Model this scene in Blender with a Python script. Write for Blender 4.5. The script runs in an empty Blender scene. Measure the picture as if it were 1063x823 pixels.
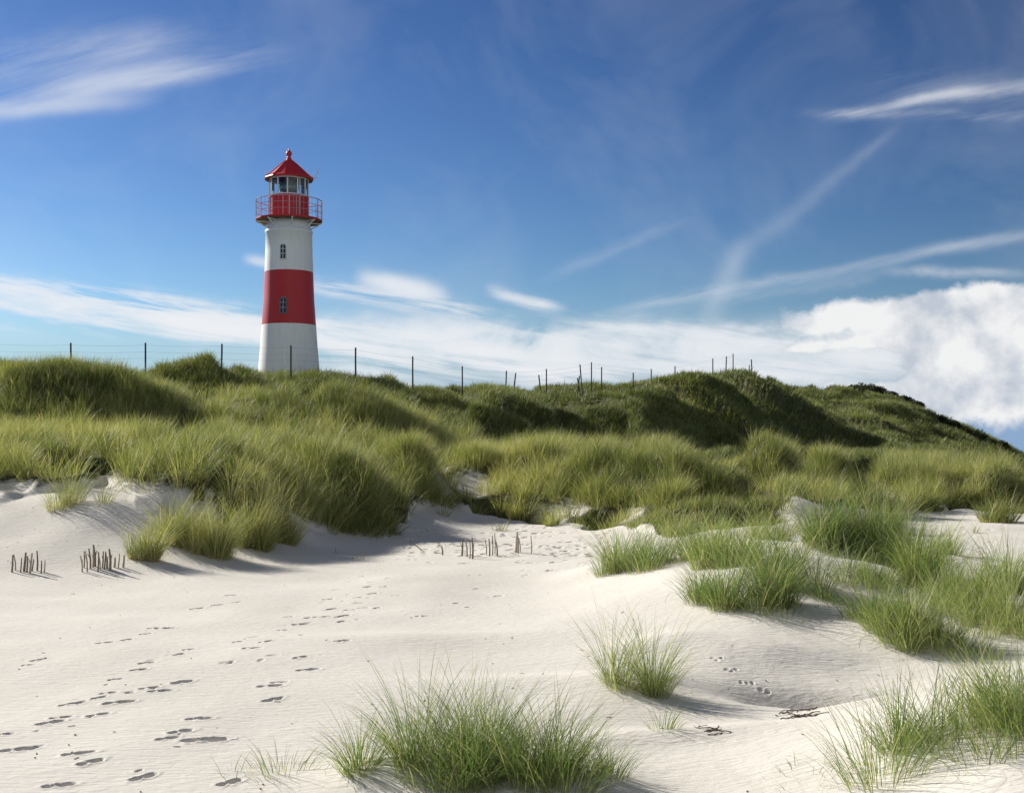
import bpy, bmesh, math, random
import numpy as np
from mathutils import Vector
random.seed(7); RS = np.random.RandomState(11)
KY = 1.6; F0 = 827.0; F, CU, H, CAMZ = F0*KY, 531.5, 470.0, 2.6          # focal length, centre column, horizon row in photo pixels; eye height
sc = bpy.context.scene; COL = sc.collection
pi = math.pi

# ------------------------------------------------------------------ helpers
def tag(o, label=None, cat=None, group=None, kind=None):
    if label: o['label'] = label
    if cat: o['category'] = cat
    if group: o['group'] = group
    if kind: o['kind'] = kind
    return o
def link(o, parent=None):
    COL.objects.link(o)
    if parent: o.parent = parent
    return o
def empty(name, loc, rz=0):
    o = bpy.data.objects.new(name, None); o.location = loc; o.rotation_euler = (0, 0, rz)
    o.empty_display_size = .3
    return link(o)
def meshobj(name, bm, mats, parent=None, smooth=False, loc=None):
    me = bpy.data.meshes.new(name); bm.to_mesh(me); bm.free()
    for m in (mats if isinstance(mats, (list, tuple)) else [mats]): me.materials.append(m)
    if smooth: me.shade_smooth()
    o = bpy.data.objects.new(name, me)
    if loc is not None: o.location = loc
    return link(o, parent)
def np_mesh(name, co, quads, tris=None, mat=None, attrs=None, smooth=True):
    me = bpy.data.meshes.new(name)
    co = np.ascontiguousarray(co, dtype=np.float32)
    nq = len(quads); nt = 0 if tris is None else len(tris)
    me.vertices.add(len(co)); me.vertices.foreach_set('co', co.ravel())
    loops = np.asarray(quads, dtype=np.int32).ravel()
    if nt: loops = np.concatenate([loops, np.asarray(tris, dtype=np.int32).ravel()])
    me.loops.add(len(loops)); me.loops.foreach_set('vertex_index', loops)
    starts = np.arange(nq, dtype=np.int32) * 4
    if nt: starts = np.concatenate([starts, nq * 4 + np.arange(nt, dtype=np.int32) * 3])
    me.polygons.add(nq + nt); me.polygons.foreach_set('loop_start', starts.astype(np.int32))
    me.update(calc_edges=True)
    if smooth: me.polygons.foreach_set('use_smooth', np.ones(nq + nt, dtype=bool))
    for k, a in (attrs or {}).items():
        at = me.attributes.new(k, 'FLOAT', 'POINT'); at.data.foreach_set('value', np.ascontiguousarray(a, dtype=np.float32))
    if mat: me.materials.append(mat)
    me.update()
    return me

# ------------------------------------------------------------------ noise
_P = RS.permutation(256); _P = np.concatenate([_P, _P, _P]); _G = RS.uniform(-1, 1, 256)
def vnoise(x, y):
    xi = np.floor(x).astype(np.int64); yi = np.floor(y).astype(np.int64)
    xf = x - xi; yf = y - yi
    sx = xf*xf*xf*(xf*(xf*6-15)+10); sy = yf*yf*yf*(yf*(yf*6-15)+10)
    xi &= 255; yi &= 255
    def g(a, b): return _G[_P[_P[a & 255] + (b & 255)]]
    a = g(xi, yi)*(1-sx)+g(xi+1, yi)*sx; b = g(xi, yi+1)*(1-sx)+g(xi+1, yi+1)*sx
    return a*(1-sy)+b*sy
def fbm(x, y, o=3, g=.5):
    r = 0; a = 1; s = 0
    for i in range(o):
        r = r + a*vnoise(x*2**i+17.3*i, y*2**i-9.1*i); s += a; a *= g
    return r/s
def sstep(a, b, x):
    t = np.clip((x-a)/(b-a), 0, 1); return t*t*(3-2*t)

# ------------------------------------------------------------------ land form: heights at survey points, smoothly interpolated
PR = {
 -250: [(4,0),(8,0),(12,.1),(16,.5),(20,1.6),(27,2.4),(33,4.2),(38,4.6),(45,7.2),(55,7),(80,5),(140,2)],
 0:   [(4,0),(6,0),(8,0),(10,0),(12,0),(15,.08),(17,.55),(19,1.15),(21,1.5),(26,2.15),(29,2.4),(31.3,2.6),(33,4.3),(34.5,4.6),(38,4.6),(41.5,5.0),(43.6,6.3),(45.5,6.8),(50,6.9),(60,6.2),(85,4.5),(140,2)],
 130: [(6,0),(8,0),(10,0),(12,0),(15,0),(17,.4),(19,1.3),(21,1.6),(26,2.15),(29,2.4),(31.3,2.6),(33,4.0),(34.5,4.3),(38,4.2),(41.5,4.7),(43.6,6.0),(45.5,6.5),(51,6.6),(60,6),(85,4.5),(140,2)],
 260: [(4,0),(6,0),(8,0),(11,0),(14,0),(16.5,0),(18,.15),(19,.6),(20.5,1.1),(23,1.6),(27,2.1),(30,2.2),(34,3.1),(37,4.0),(41,5.1),(44,6.1),(50,6.6),(60,6),(85,4.5),(140,2)],
 350: [(6,0),(9,0),(13,0),(17,0),(20,0),(22,.2),(24,.9),(27,1.6),(31,2.2),(33.3,2.4),(35.2,3.6),(40,4.0),(45,5.7),(51,6.3),(60,6),(85,4.5),(140,2)],
 450: [(4,.1),(6,0),(9,0),(13,0),(17,0),(21,0),(24,.05),(27,.5),(30,1.2),(34,1.8),(36.5,1.9),(38.2,2.8),(42,3.3),(46,4.5),(50,5.7),(58,6.0),(72,5.6),(100,4),(140,2)],
 530: [(6,.05),(9,0),(13,0),(17,0),(21,0),(25,0),(28,.4),(31,1.1),(35,1.8),(40,2.3),(47,2.9),(50,4.9),(52.5,5.5),(60,5.8),(72,7.2),(82,6.8),(120,4)],
 610: [(4,.05),(6,.05),(8,.05),(11,.15),(14,.12),(18,.05),(22,.0),(25,.15),(29,.8),(34,1.7),(42,2.1),(51,2.8),(54.5,5.3),(59,5.9),(67,6.4),(78,8.0),(90,7),(130,4)],
 700: [(6,0),(7.5,0),(8.8,.08),(10,.22),(12,.5),(14,.52),(17,.4),(20,.35),(24,.5),(28,1.1),(33,1.75),(40,1.9),(50,2.1),(58,3.0),(62.5,6.6),(67,7.3),(76,7.9),(90,7.5),(130,4)],
 800: [(4,.1),(5.5,.12),(7,.08),(8.5,.0),(10,.3),(11.5,.62),(13,.75),(15,.7),(18,.5),(21,.5),(24,.8),(28,1.2),(33,1.7),(40,1.8),(50,2.0),(61,2.4),(66.5,5.9),(72,7.7),(79,8.5),(90,8),(130,5)],
 850: [(66,3.0),(73,5.2),(80,5.3),(95,7),(108,9.2),(118,10.5),(135,9)],
 900: [(4,.1),(5.5,.2),(6.8,.22),(8.2,.0),(9.5,.12),(11,.4),(13,.6),(15,.5),(19,.2),(23,.0),(27,.1),(31,.65),(36,1.2),(45,1.4),(55,1.5),(62,2.0),(67,2.8),(75,3.0),(90,4.8),(105,7.8),(118,9.9),(135,8.5)],
 950: [(60,1.4),(70,1.7),(80,2.4),(95,4.8),(112,7.9),(130,7)],
 1000:[(4,.2),(5.5,.4),(6.5,.45),(8,.18),(9.5,.12),(11,.35),(13,.25),(16,.1),(20,.0),(24,0),(27,.1),(30,.45),(34,.9),(40,1.1),(60,1.1),(80,1.4),(95,3.2),(108,5.6),(125,5)],
 1063:[(5.5,.5),(6.5,.5),(8,.25),(9.5,.15),(11,.4),(13,.25),(16,.1),(20,0),(27,.1),(30,.45),(36,1.0),(60,1.0),(80,1.0),(96,2.0),(112,3.0),(130,2.5)],
 1300:[(4,.2),(7,.3),(10,.2),(15,.1),(22,0),(30,.4),(36,.9),(60,.8),(100,.5),(130,.4)],
}
cp = []
for u, l in PR.items():
    for (Y, z) in l: cp.append((u, Y, z + Y*10/F0))
for u in (-700, -250, 130, 350, 530, 700, 900, 1063, 1300, 1700):
    for Y in (260, 600, 2000, 6000): cp.append((u, Y, {260:.5, 600:0, 2000:-1, 6000:-2}[Y]))
for u in (-700, 1700):
    for Y, z in ((4,.1),(8,.1),(15,.3),(25,1.2),(40,1.5),(60,2),(90,2),(130,1.5)): cp.append((u, Y, z+Y*10/F0))
cp = np.array(cp)
def dom(u, Y): return np.stack([np.asarray(u)/130.0, np.log(Y)*7.0], -1)
CP = dom(cp[:, 0], cp[:, 1])
def tps(d2): return .5*d2*np.log(d2+1e-9)
n = len(CP)
K = tps(((CP[:, None]-CP[None])**2).sum(-1)) + np.eye(n)*.05
Pm = np.hstack([np.ones((n, 1)), CP]); A = np.zeros((n+3, n+3)); A[:n, :n] = K; A[:n, n:] = Pm; A[n:, :n] = Pm.T
W = np.linalg.solve(A, np.concatenate([cp[:, 2], [0, 0, 0]]))
def rbf(u, Y):
    q = dom(u, Y).reshape(-1, 2); out = np.empty(len(q))
    for i in range(0, len(q), 20000):
        c = q[i:i+20000]; d2 = ((c[:, None]-CP[None])**2).sum(-1)
        out[i:i+20000] = tps(d2) @ W[:n] + W[n] + c @ W[n+1:]
    return out.reshape(np.shape(u))
# coarse table of the smooth land form, sampled by bicubic-ish bilinear lookups
TU = np.linspace(-900, 1900, 361); TL = np.linspace(math.log(3.9), math.log(6500), 520)
TT = rbf(*np.meshgrid(TU, np.exp(TL), indexing='ij'))
def cub(t):
    return (-.5*t+t*t-.5*t**3, 1-2.5*t*t+1.5*t**3, .5*t+2*t*t-1.5*t**3, -.5*t*t+.5*t**3)
def table(u, Y):
    a = np.clip((u-TU[0])/(TU[1]-TU[0]), 1, len(TU)-3.001); b = np.clip((np.log(Y)-TL[0])/(TL[1]-TL[0]), 1, len(TL)-3.001)
    i = a.astype(int); j = b.astype(int); wa = cub(a-i); wb = cub(b-j); r = 0
    for p in range(4):
        for q in range(4): r = r + wa[p]*wb[q]*TT[i+p-1, j+q-1]
    return r

# local mounds: (u, Y, height, radius across, radius along, turn)
MOUNDS = [
 (60,19.2,.12,1.6,1.2,0),(105,18.2,.15,.9,.9,0),(210,19.6,.45,1.3,1.0,0),(280,19.5,.35,1.1,1.0,0),(245,21.5,.3,1.8,1.2,0),
 (362,22.9,1.0,1.1,1.1,0),(330,24.0,.4,1.5,1.2,0),(436,27.6,1.05,1.1,1.2,0),(500,31,.35,1.2,1.2,0),(560,30.5,.55,1.3,1.2,0),(615,28.6,.65,1.2,1.1,0),
 (655,27.5,.4,1.0,1.0,0),(700,26.5,.55,.9,.9,0),(745,27.5,.7,1.4,1.0,0),(790,31,.5,1.6,1.2,0),(836,22.6,.30,1.25,.9,0),(850,23.0,.20,1.2,.9,.3),(822,23.2,.12,.8,.6,0),(870,28.5,.7,1.2,1.0,0),(900,24.5,.45,.9,.8,0),
 (960,31,.35,1.5,1.2,0),(1040,29.5,.45,1.6,1.2,0),(1085,30,.5,1.8,1.2,0),
 (60,33.5,.5,3.5,1.6,-.25),(130,33.0,.5,3.0,1.4,-.3),(20,38,-.4,6,1.6,0),(150,38.5,-.5,5,1.5,0),(90,44.5,.3,4,1.3,0),(222,43.2,.75,2.2,1.5,0),(180,42.5,.3,2,1.3,0),
 (395,35.8,.7,3.0,1.4,-.35),(430,36.8,.35,1.6,1.2,-.3),(330,36.5,.35,1.5,1.3,0),(505,42,.9,3.0,1.6,-.4),(545,43.6,.5,2.0,1.4,-.4),
 (298,45,-.35,2.4,2.0,0),(385,46,.35,1.8,1.3,0),(445,50,.35,2.4,1.4,0),
 (570,50,.5,2.5,1.5,-.3),(640,56,.8,3.2,2,-.3),(700,60,.9,3.5,2.4,-.3),(660,52,-.5,3,1.5,0),(755,62,.6,2.5,4,.5),(735,66,.7,3,2.5,.3),
 (830,112,.7,4,4,0),(870,108,.8,5,4,0),(800,98,.5,4,5,0),(930,100,.5,4,5,0),
 (740,22.2,.45,1.2,.8,0),(690,22.8,.4,1.0,.8,0),(780,22.6,.3,.9,.7,0),(430,6.2,.22,.55,.4,0),(590,6.0,.12,.6,.5,0),(655,8.4,.10,.5,.4,0),(1010,6.3,.15,1.0,.6,0),
 (775,11.6,.15,.8,.6,0),(880,14.0,.3,1.0,.45,0),(900,12.2,.2,1.3,.5,-.3),(640,15.0,.16,.9,.7,0),(930,9.8,.22,.7,.45,-.5),(945,6.9,.1,1.2,.35,0),(840,8.2,-.22,.8,.28,-.2),(905,8.0,-.14,.8,.3,-.1),(800,9.3,.12,.9,.5,0),(690,9.6,.10,.7,.4,.2),(930,7.4,.08,.9,.2,-.1),(700,7.0,.08,1.0,.25,.1),(420,10.5,.06,2.0,.5,.1),(560,8.5,.08,1.4,.4,-.1),(30,21,.2,1.5,.8,0),
]
MW = [((u-CU)/F0*Y, Y*KY, h, rx, ry*(1.25 if Y < 40 else 1.5), a) for (u, Y, h, rx, ry, a) in MOUNDS]
def grassy(u, Y):
    """share of marram cover: 0 on open sand, 1 where the grass closes"""
    fb = np.interp(u, [-300,0,60,110,140,230,290,310,345,400,425,455,540,600,640,690,730,800,850,900,960,1000,1063,1300],
                      [19,19.4,19.3,19.6,18.7,18.4,18.6,20.3,21.5,21.8,24.5,27.8,26.0,24.4,22.6,20.2,19.6,20.6,23.2,26.5,28.0,28.4,27.3,27])
    x = (u-CU)/F0*Y
    fb = fb + .9*fbm(x*.8, Y*1.1, 2)
    g = sstep(-.25, .6, Y-fb)
    def hole(uc, Yc, ru, rY, s=1.0):
        return s*np.exp(-(((u-uc)/ru)**2+((Y-Yc)/rY)**2)**2)
    g = g*(1-hole(235, 39.5, 45, 1.2, .5))*(1-hole(318, 37.6, 44, .95, .85))*(1-hole(288, 38.5, 30, .8, .7))*(1-hole(487, 29.3, 24, 1.1, 1))*(1-hole(455, 31.5, 16, 1.2, .8))*(1-hole(590, 26.2, 20, .8, .9))*(1-hole(655, 24.6, 16, .7, .6))*(1-hole(915, 29.5, 22, .9, .8))*(1-hole(385, 29.5, 18, 1.1, .7))*(1-hole(944, 77, 16, 6, .95))
    g = g*(1-hole(838, 22.3, 30, 1.6, 1))**(1-hole(300, 24.5, 16, 1.2, .35))
    return g
def hummock(x, Yr, far):
    return fbm(x/(2.3+2.8*far)+31, Yr/(3.2+4.5*far)-7+.15*x, 2, .4)
def ground(x, y, fine=None):
    x = np.asarray(x, float); y = np.asarray(y, float)
    Y = np.maximum(y/KY, 4.0); u = CU + F0*x/Y
    z = table(u, Y)
    for (mx, my, h, rx, ry, a) in MW:
        c, s = math.cos(a), math.sin(a)
        R = 3.0*max(rx, ry)
        m = (np.abs(x-mx) < R) & (np.abs(y-my) < R)
        if not m.any(): continue
        dx = x[m]-mx; dy = y[m]-my
        p = (dx*c+dy*s)/rx; q = (-dx*s+dy*c)/ry
        if my > 25*KY and h > 0:                       # dune hummocks: gentle towards the wind, steep in the lee
            p = np.where(p > 0, p*1.35, p*.85); q = np.where(q < 0, q*1.4, q*.85); h = h*1.4
        z[m] += h*np.exp(-(p*p+q*q))
    g = grassy(u, Y)
    far = sstep(25, 60, Y)
    z += g*(.25+.45*far)*fbm(x/(2.0+2.6*far)+.25*y/(2+2.6*far), y/(2.4+3.4*far), 3, .45)*sstep(300, 120, Y)
    n1 = hummock(x, y, far)
    z += g*(.60+.65*far)*(sstep(-.10, .10, n1)-.55)*sstep(300, 120, Y)
    z += (1-g)*(.05*fbm(x/1.9, y/2.2, 2)+np.exp(-((u-838)/40)**2-((Y-22.6)/1.6)**2)*.05*np.abs(fbm(x*2.2+3, y*1.6, 3))+.035*sstep(600, 900, u)*np.abs(fbm(x*.9+3, y*.7+x*.3, 3)))*sstep(60, 20, Y)
    low = np.interp(u, [-100,0,40,75,100,150,200,225,250,270,300,335,370,400,430,470,500,530,560,600,640,700,740,775,790,820,850,870,895,930,960,1000,1040,1060,1200],
                       [4,3.5,6,9,9,2,8,7,12,15,12,10,9,1,-2,-6,1,5,8,9,7,10,9,3,4,5,6,9,5,3,7,10,14,19,19])
    z -= low*np.maximum(y, 1)/F*sstep(36, 43, Y)*sstep(300, 160, Y)
    return z

# ------------------------------------------------------------------ mesh lattice of the sand sheet
s_dense = np.linspace(-.74, .74, 1080)
sv = np.concatenate([-np.geomspace(2.2, .75, 60), s_dense, np.geomspace(.75, 2.2, 60)])
yv = np.concatenate([np.linspace(-12, 8, 50, endpoint=False), np.geomspace(8, 42, 950, endpoint=False), np.geomspace(42, 225, 330, endpoint=False), np.geomspace(225, 9000, 60)])
def reach(y): return np.maximum(y, 0)/KY + 7*np.exp(-np.maximum(y, 0)/4.0)
gy = reach(yv)
X = sv[:, None]*gy[None]; Yg = np.broadcast_to(yv[None], X.shape).copy()
Z = ground(X.copy(), Yg.copy())
sidx = np.arange(len(sv)); yidx = np.arange(len(yv))
def height(x, y):
    x = np.asarray(x, float); y = np.asarray(y, float)
    a = np.interp(x/reach(y), sv, sidx); b = np.interp(y, yv, yidx)
    i = np.minimum(a.astype(int), len(sv)-2); j = np.minimum(b.astype(int), len(yv)-2); fa = a-i; fb = b-j
    return (Z[i, j]*(1-fa)+Z[i+1, j]*fa)*(1-fb)+(Z[i, j+1]*(1-fa)+Z[i+1, j+1]*fa)*fb
def hit(u, v, y0=7.5, y1=250):
    """where the line of sight through a photo pixel first meets the sand"""
    ys = np.geomspace(y0, y1, 4000); xs = (u-CU)/F*ys; zr = CAMZ+(H-v)/F*ys
    d = height(xs, ys)-zr; k = np.argmax(d > 0)
    return xs[k], ys[k]

# ---- footprints pressed into the sand: (u, v, size, depth)
FP = [(205,631.6,1),(226,628,1),(241,618,1),(245,625,.8),(109,667,1.1),(131,664,.9),(151,658,.8),(172,652,1.2),(160,652,.9),(40,685,.9),(30,690,.7),
(123,729,1.25),(102,742,1.1),(53,750,1.3),(64,744.5,1),(71,731,.8),(113,719,.9),(103,724,.8),(120,705,.7),(145,695,.9),(152,688,.9),(154,714,1),(166,717,1.1),
(190,708,1.2),(188,759,1.1),(174,766,.9),(207,746,1.1),(213,768,1.6),(81,782,1.1),(17,778,1.2),(4,762,.8),(94,791,1.1),(186,679,.8),(196,674,.7),
(262,672.6,1),(275,666,.8),(247,666,.7),(280,712,1.2),(284,726,1.1),(312,682,1),(320,695,1.1),(290,708,.8),(312,648,1.1),(324,641,1),(331,640.6,.9),(339,640,.9),
(344.5,632,.9),(358,639,1.1),(341,622,.9),(294,654,.7),(354,665,.8),(382,609,1.1),(387,616,1.1),(398,609,.9),(364,633,.9),(377,631,.9),(392,631,.8),(355,645,.8),
(357,665,.9),(411,618,.7),(438,639.6,.9),(474,626,.8),(486,630,.7),(518,618.5,.9),(494,611,.8),(546,597,.8),(543,592,.7),(300,640,.7),(62,815,1.1),(150,806,1.1),(238,812,1),
(372,620,.8),(350,612,.7),(362,604,.7),(376,598,.7),(390,592,.7),(404,600,.7)]
PAW = [(740,683),(744,685),(749,683),(755,695),(760,697),(764,695),(770,708),(776,709),(781,709),(790,716),(797,718)]
fps = []
for k, (u, v, s) in enumerate(FP):
    x, y = hit(u, v); ro = .75+random.uniform(-.35, .35)
    fps.append((x+.05*s*math.cos(ro), y+.05*s*math.sin(ro), .085*s, .052*s, ro, .036*s))
    fps.append((x-.07*s*math.cos(ro), y-.07*s*math.sin(ro), .055*s, .042*s, ro, .042*s))
    for q_ in range(k % 3 == 0):
        fps.append((x+random.uniform(-.3, .3), y+random.uniform(-.3, .3), random.uniform(.02, .06), random.uniform(.015, .04), random.uniform(0, 3), random.uniform(.006, .016)))
for (u, v) in PAW:
    x, y = hit(u, v); fps.append((x, y, .035, .028, random.uniform(0, 3), .02))
RR = random.Random(5)
for (ua, va, ub, vb, n_) in ((230,690,400,600,20),(20,778,230,655,5)):
    for k in range(n_):       # old, half-filled prints along the beaten line
        t = RR.random(); x, y = hit(ua+(ub-ua)*t+RR.gauss(0, 9), va+(vb-va)*t+RR.gauss(0, 5)); fps.append((x, y, RR.uniform(.05, .13), RR.uniform(.035, .07), .75+RR.uniform(-.8, .8), RR.uniform(.006, .02)))
for k in range(260):      # trampled, scuffed sand by the brushwood and at the foot of the grass
    u, v = RR.uniform(420, 640), RR.gauss(563, 12)
    x, y = hit(u, min(max(v, 535), 592)); fps.append((x, y, RR.uniform(.08, .2), RR.uniform(.06, .12), RR.uniform(0, 3), RR.uniform(.02, .06)))
for k in range(60):
    u, v = RR.uniform(960, 1075), RR.uniform(540, 585)
    x, y = hit(u, v); fps.append((x, y, RR.uniform(.08, .2), RR.uniform(.06, .12), RR.uniform(0, 3), RR.uniform(.015, .04)))
for (x, y, a, b, rot, dep) in fps:
    R = a*2.4
    j0, j1 = np.searchsorted(yv, [y-R, y+R]); i0, i1 = np.searchsorted(sv, [(x-R)/reach(np.array(y)), (x+R)/reach(np.array(y))])
    i0 = max(i0-3, 0); i1 += 3
    xs = X[i0:i1, j0:j1]-x; ys = Yg[i0:i1, j0:j1]-y
    if xs.size == 0: continue
    c, s = math.cos(rot), math.sin(rot)
    wob = .25*vnoise(xs*14+x*7, ys*14+y*5)+.08*vnoise(xs*40+x*7, ys*30+y*5)
    p = (xs*c+ys*s)/a; q = (-xs*s+ys*c)/b*(1+.25*p)
    r2 = p*p+q*q; r = np.sqrt(r2)*(1+wob)
    Z[i0:i1, j0:j1] += -dep*(1-sstep(.45, 1.0, r)) + .14*dep*np.exp(-((r-1.25)/.28)**2)
YS = np.maximum(Yg/KY, 4); UU = CU+F0*X/YS
GR = grassy(UU, YS)

# ------------------------------------------------------------------ materials
def newmat(name):
    m = bpy.data.materials.new(name); m.use_nodes = True
    nt = m.node_tree; nt.nodes.clear(); out = nt.nodes.new('ShaderNodeOutputMaterial')
    return m, nt, out
def nd(nt, t, **kw):
    n_ = nt.nodes.new(t)
    for k, v in kw.items():
        if k in n_.bl_rna.properties and k not in ('inputs',): setattr(n_, k, v)
        else: n_.inputs[k.replace('_', ' ')].default_value = v
    return n_
def ramp(nt, src, stops, interp='LINEAR'):
    r = nt.nodes.new('ShaderNodeValToRGB'); cr = r.color_ramp; cr.interpolation = interp
    while len(cr.elements) < len(stops): cr.elements.new(.5)
    for e, (p, c) in zip(cr.elements, stops):
        e.position = p; e.color = (c[0], c[1], c[2], 1) if len(c) == 3 else c
    nt.links.new(src, r.inputs[0]); return r.outputs[0]
def mixc(nt, f, a, b, mode='MIX'):
    m = nt.nodes.new('ShaderNodeMix'); m.data_type = 'RGBA'; m.blend_type = mode
    for sck, val in ((m.inputs[0], f), (m.inputs[6], a), (m.inputs[7], b)):
        if isinstance(val, bpy.types.NodeSocket): nt.links.new(val, sck)
        elif isinstance(val, (int, float)): sck.default_value = val
        else: sck.default_value = (*val, 1)
    return m.outputs[2]
def mth(nt, op, a, b=None, c=None, clamp=False):
    m = nt.nodes.new('ShaderNodeMath'); m.operation = op; m.use_clamp = clamp
    for k, val in enumerate((a, b, c)):
        if val is None: continue
        if isinstance(val, bpy.types.NodeSocket): nt.links.new(val, m.inputs[k])
        else: m.inputs[k].default_value = val
    return m.outputs[0]
def noise(nt, vec, scale, detail=3, rough=.5, dist=0, out='Fac'):
    n_ = nt.nodes.new('ShaderNodeTexNoise'); n_.inputs['Scale'].default_value = scale; n_.inputs['Detail'].default_value = detail
    n_.inputs['Roughness'].default_value = rough; n_.inputs['Distortion'].default_value = dist
    if vec: nt.links.new(vec, n_.inputs['Vector'])
    return n_.outputs[out]

def sand_material():
    m, nt, out = newmat('dune_sand'); L = nt.links.new
    tc = nt.nodes.new('ShaderNodeTexCoord'); P = tc.outputs['Object']
    n1 = noise(nt, P, .35, 4, .6); n2 = noise(nt, P, 9, 5, .65); n3 = noise(nt, P, 160, 2, .7)
    col = ramp(nt, n1, [(.3, (.65, .61, .53)), (.7, (.72, .68, .60))])
    col = mixc(nt, mth(nt, 'MULTIPLY', n2, .35), col, (.55, .49, .40))
    sp = ramp(nt, n3, [(.60, (0, 0, 0)), (.75, (1, 1, 1))])
    col = mixc(nt, mth(nt, 'MULTIPLY', sp, .35), col, (.40, .34, .27))
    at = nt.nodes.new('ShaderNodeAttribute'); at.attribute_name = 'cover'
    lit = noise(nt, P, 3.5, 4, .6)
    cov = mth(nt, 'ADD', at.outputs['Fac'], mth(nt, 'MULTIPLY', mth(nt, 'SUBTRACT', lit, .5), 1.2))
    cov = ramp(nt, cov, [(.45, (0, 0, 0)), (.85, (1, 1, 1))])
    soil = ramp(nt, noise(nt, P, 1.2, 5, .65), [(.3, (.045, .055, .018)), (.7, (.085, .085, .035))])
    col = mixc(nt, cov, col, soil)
    b = nt.nodes.new('ShaderNodeBsdfPrincipled'); L(col, b.inputs['Base Color']); b.inputs['Roughness'].default_value = .95
    b.inputs['Specular IOR Level'].default_value = .15
    # wind ripples and grain
    mp = nt.nodes.new('ShaderNodeMapping'); L(P, mp.inputs['Vector']); mp.inputs['Rotation'].default_value = (0, 0, .5); mp.inputs['Scale'].default_value = (1, 3.2, 1)
    rip = noise(nt, mp.outputs[0], 5.0, 3, .5, .6)
    hgt = mth(nt, 'ADD', mth(nt, 'MULTIPLY', rip, .022), mth(nt, 'MULTIPLY', n2, .010))
    hgt = mth(nt, 'ADD', hgt, mth(nt, 'MULTIPLY', n3, .0012))
    bp = nt.nodes.new('ShaderNodeBump'); bp.inputs['Strength'].default_value = .75; bp.inputs['Distance'].default_value = 1.0
    L(hgt, bp.inputs['Height']); L(bp.outputs[0], b.inputs['Normal']); L(b.outputs[0], out.inputs[0])
    return m
SAND = sand_material()

def grass_material(name, stops, straw, straw_amt):
    m, nt, out = newmat(name); L = nt.links.new
    a1 = nt.nodes.new('ShaderNodeAttribute'); a1.attribute_name = 'tint'
    a2 = nt.nodes.new('ShaderNodeAttribute'); a2.attribute_name = 'along'
    tc = nt.nodes.new('ShaderNodeTexCoord')
    oi = nt.nodes.new('ShaderNodeNewGeometry')
    big = noise(nt, oi.outputs['Position'], .22, 3, .55)
    f = mth(nt, 'ADD', mth(nt, 'MULTIPLY', a1.outputs['Fac'], .75), mth(nt, 'MULTIPLY', mth(nt, 'SUBTRACT', big, .43), 1.9), clamp=True)
    col = ramp(nt, f, stops)
    dead = ramp(nt, a1.outputs['Fac'], [(1-straw_amt, (0, 0, 0)), (1-straw_amt+.02, (1, 1, 1))])
    col = mixc(nt, dead, col, straw)
    basec = ramp(nt, a2.outputs['Fac'], [(0, (1, 1, 1)), (.28, (0, 0, 0))])
    col = mixc(nt, mth(nt, 'MULTIPLY', basec, .55), col, (straw[0]*.8, straw[1]*.8, straw[2]*.8))
    tipc = ramp(nt, a2.outputs['Fac'], [(.7, (0, 0, 0)), (1, (1, 1, 1))])
    col = mixc(nt, mth(nt, 'MULTIPLY', tipc, .35), col, straw)
    d = nt.nodes.new('ShaderNodeBsdfPrincipled'); L(col, d.inputs['Base Color']); d.inputs['Roughness'].default_value = .55; d.inputs['Specular IOR Level'].default_value = .25
    t = nt.nodes.new('ShaderNodeBsdfTranslucent'); L(mixc(nt, 1.0, col, (1.5, 1.6, .9), 'MULTIPLY'), t.inputs['Color'])
    mx = nt.nodes.new('ShaderNodeMixShader'); mx.inputs[0].default_value = .36 if 'fresh' in name else (.20 if 'hill' in name else .28)
    L(d.outputs[0], mx.inputs[1]); L(t.outputs[0], mx.inputs[2]); L(mx.outputs[0], out.inputs[0])
    return m
G_NEAR = grass_material('marram_fresh', [(0, (.08, .13, .035)), (.5, (.18, .24, .08)), (1, (.33, .36, .14))], (.50, .44, .25), .12)
G_MID = grass_material('marram_belt', [(0, (.075, .105, .028)), (.45, (.22, .25, .072)), (1, (.47, .44, .18))], (.60, .50, .27), .12)
G_FAR = grass_material('marram_hill', [(0, (.055, .078, .02)), (.5, (.14, .175, .045)), (1, (.31, .32, .11))], (.38, .33, .15), .08)

def plain(name, c, rough=.7, spec=.3, metal=0, var=.12, scale=6, bump=0.0, stain=None):
    m, nt, out = newmat(name); L = nt.links.new
    tc = nt.nodes.new('ShaderNodeTexCoord')
    nn = noise(nt, tc.outputs['Object'], scale, 4, .6)
    col = mixc(nt, nn, tuple(x*(1-var) for x in c), tuple(min(1, x*(1+var)) for x in c))
    if stain:
        mp = nt.nodes.new('ShaderNodeMapping'); L(tc.outputs['Object'], mp.inputs['Vector']); mp.inputs['Scale'].default_value = (5, 5, .35)
        s2 = noise(nt, mp.outputs[0], 1.5, 4, .65); f = ramp(nt, s2, [(.5, (0, 0, 0)), (.78, (1, 1, 1))])
        col = mixc(nt, mth(nt, 'MULTIPLY', f, .4), col, stain)
    b = nt.nodes.new('ShaderNodeBsdfPrincipled'); L(col, b.inputs['Base Color']); b.inputs['Roughness'].default_value = rough
    b.inputs['Specular IOR Level'].default_value = spec; b.inputs['Metallic'].default_value = metal
    if bump:
        bp = nt.nodes.new('ShaderNodeBump'); bp.inputs['Strength'].default_value = bump; bp.inputs['Distance'].default_value = .05
        L(noise(nt, tc.outputs['Object'], scale*3, 4, .6), bp.inputs['Height']); L(bp.outputs[0], b.inputs['Normal'])
    L(b.outputs[0], out.inputs[0]); return m
M_WHITE = plain('white_painted_render', (.86, .85, .80), .6, .3, stain=(.62, .56, .43), var=.04)
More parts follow.
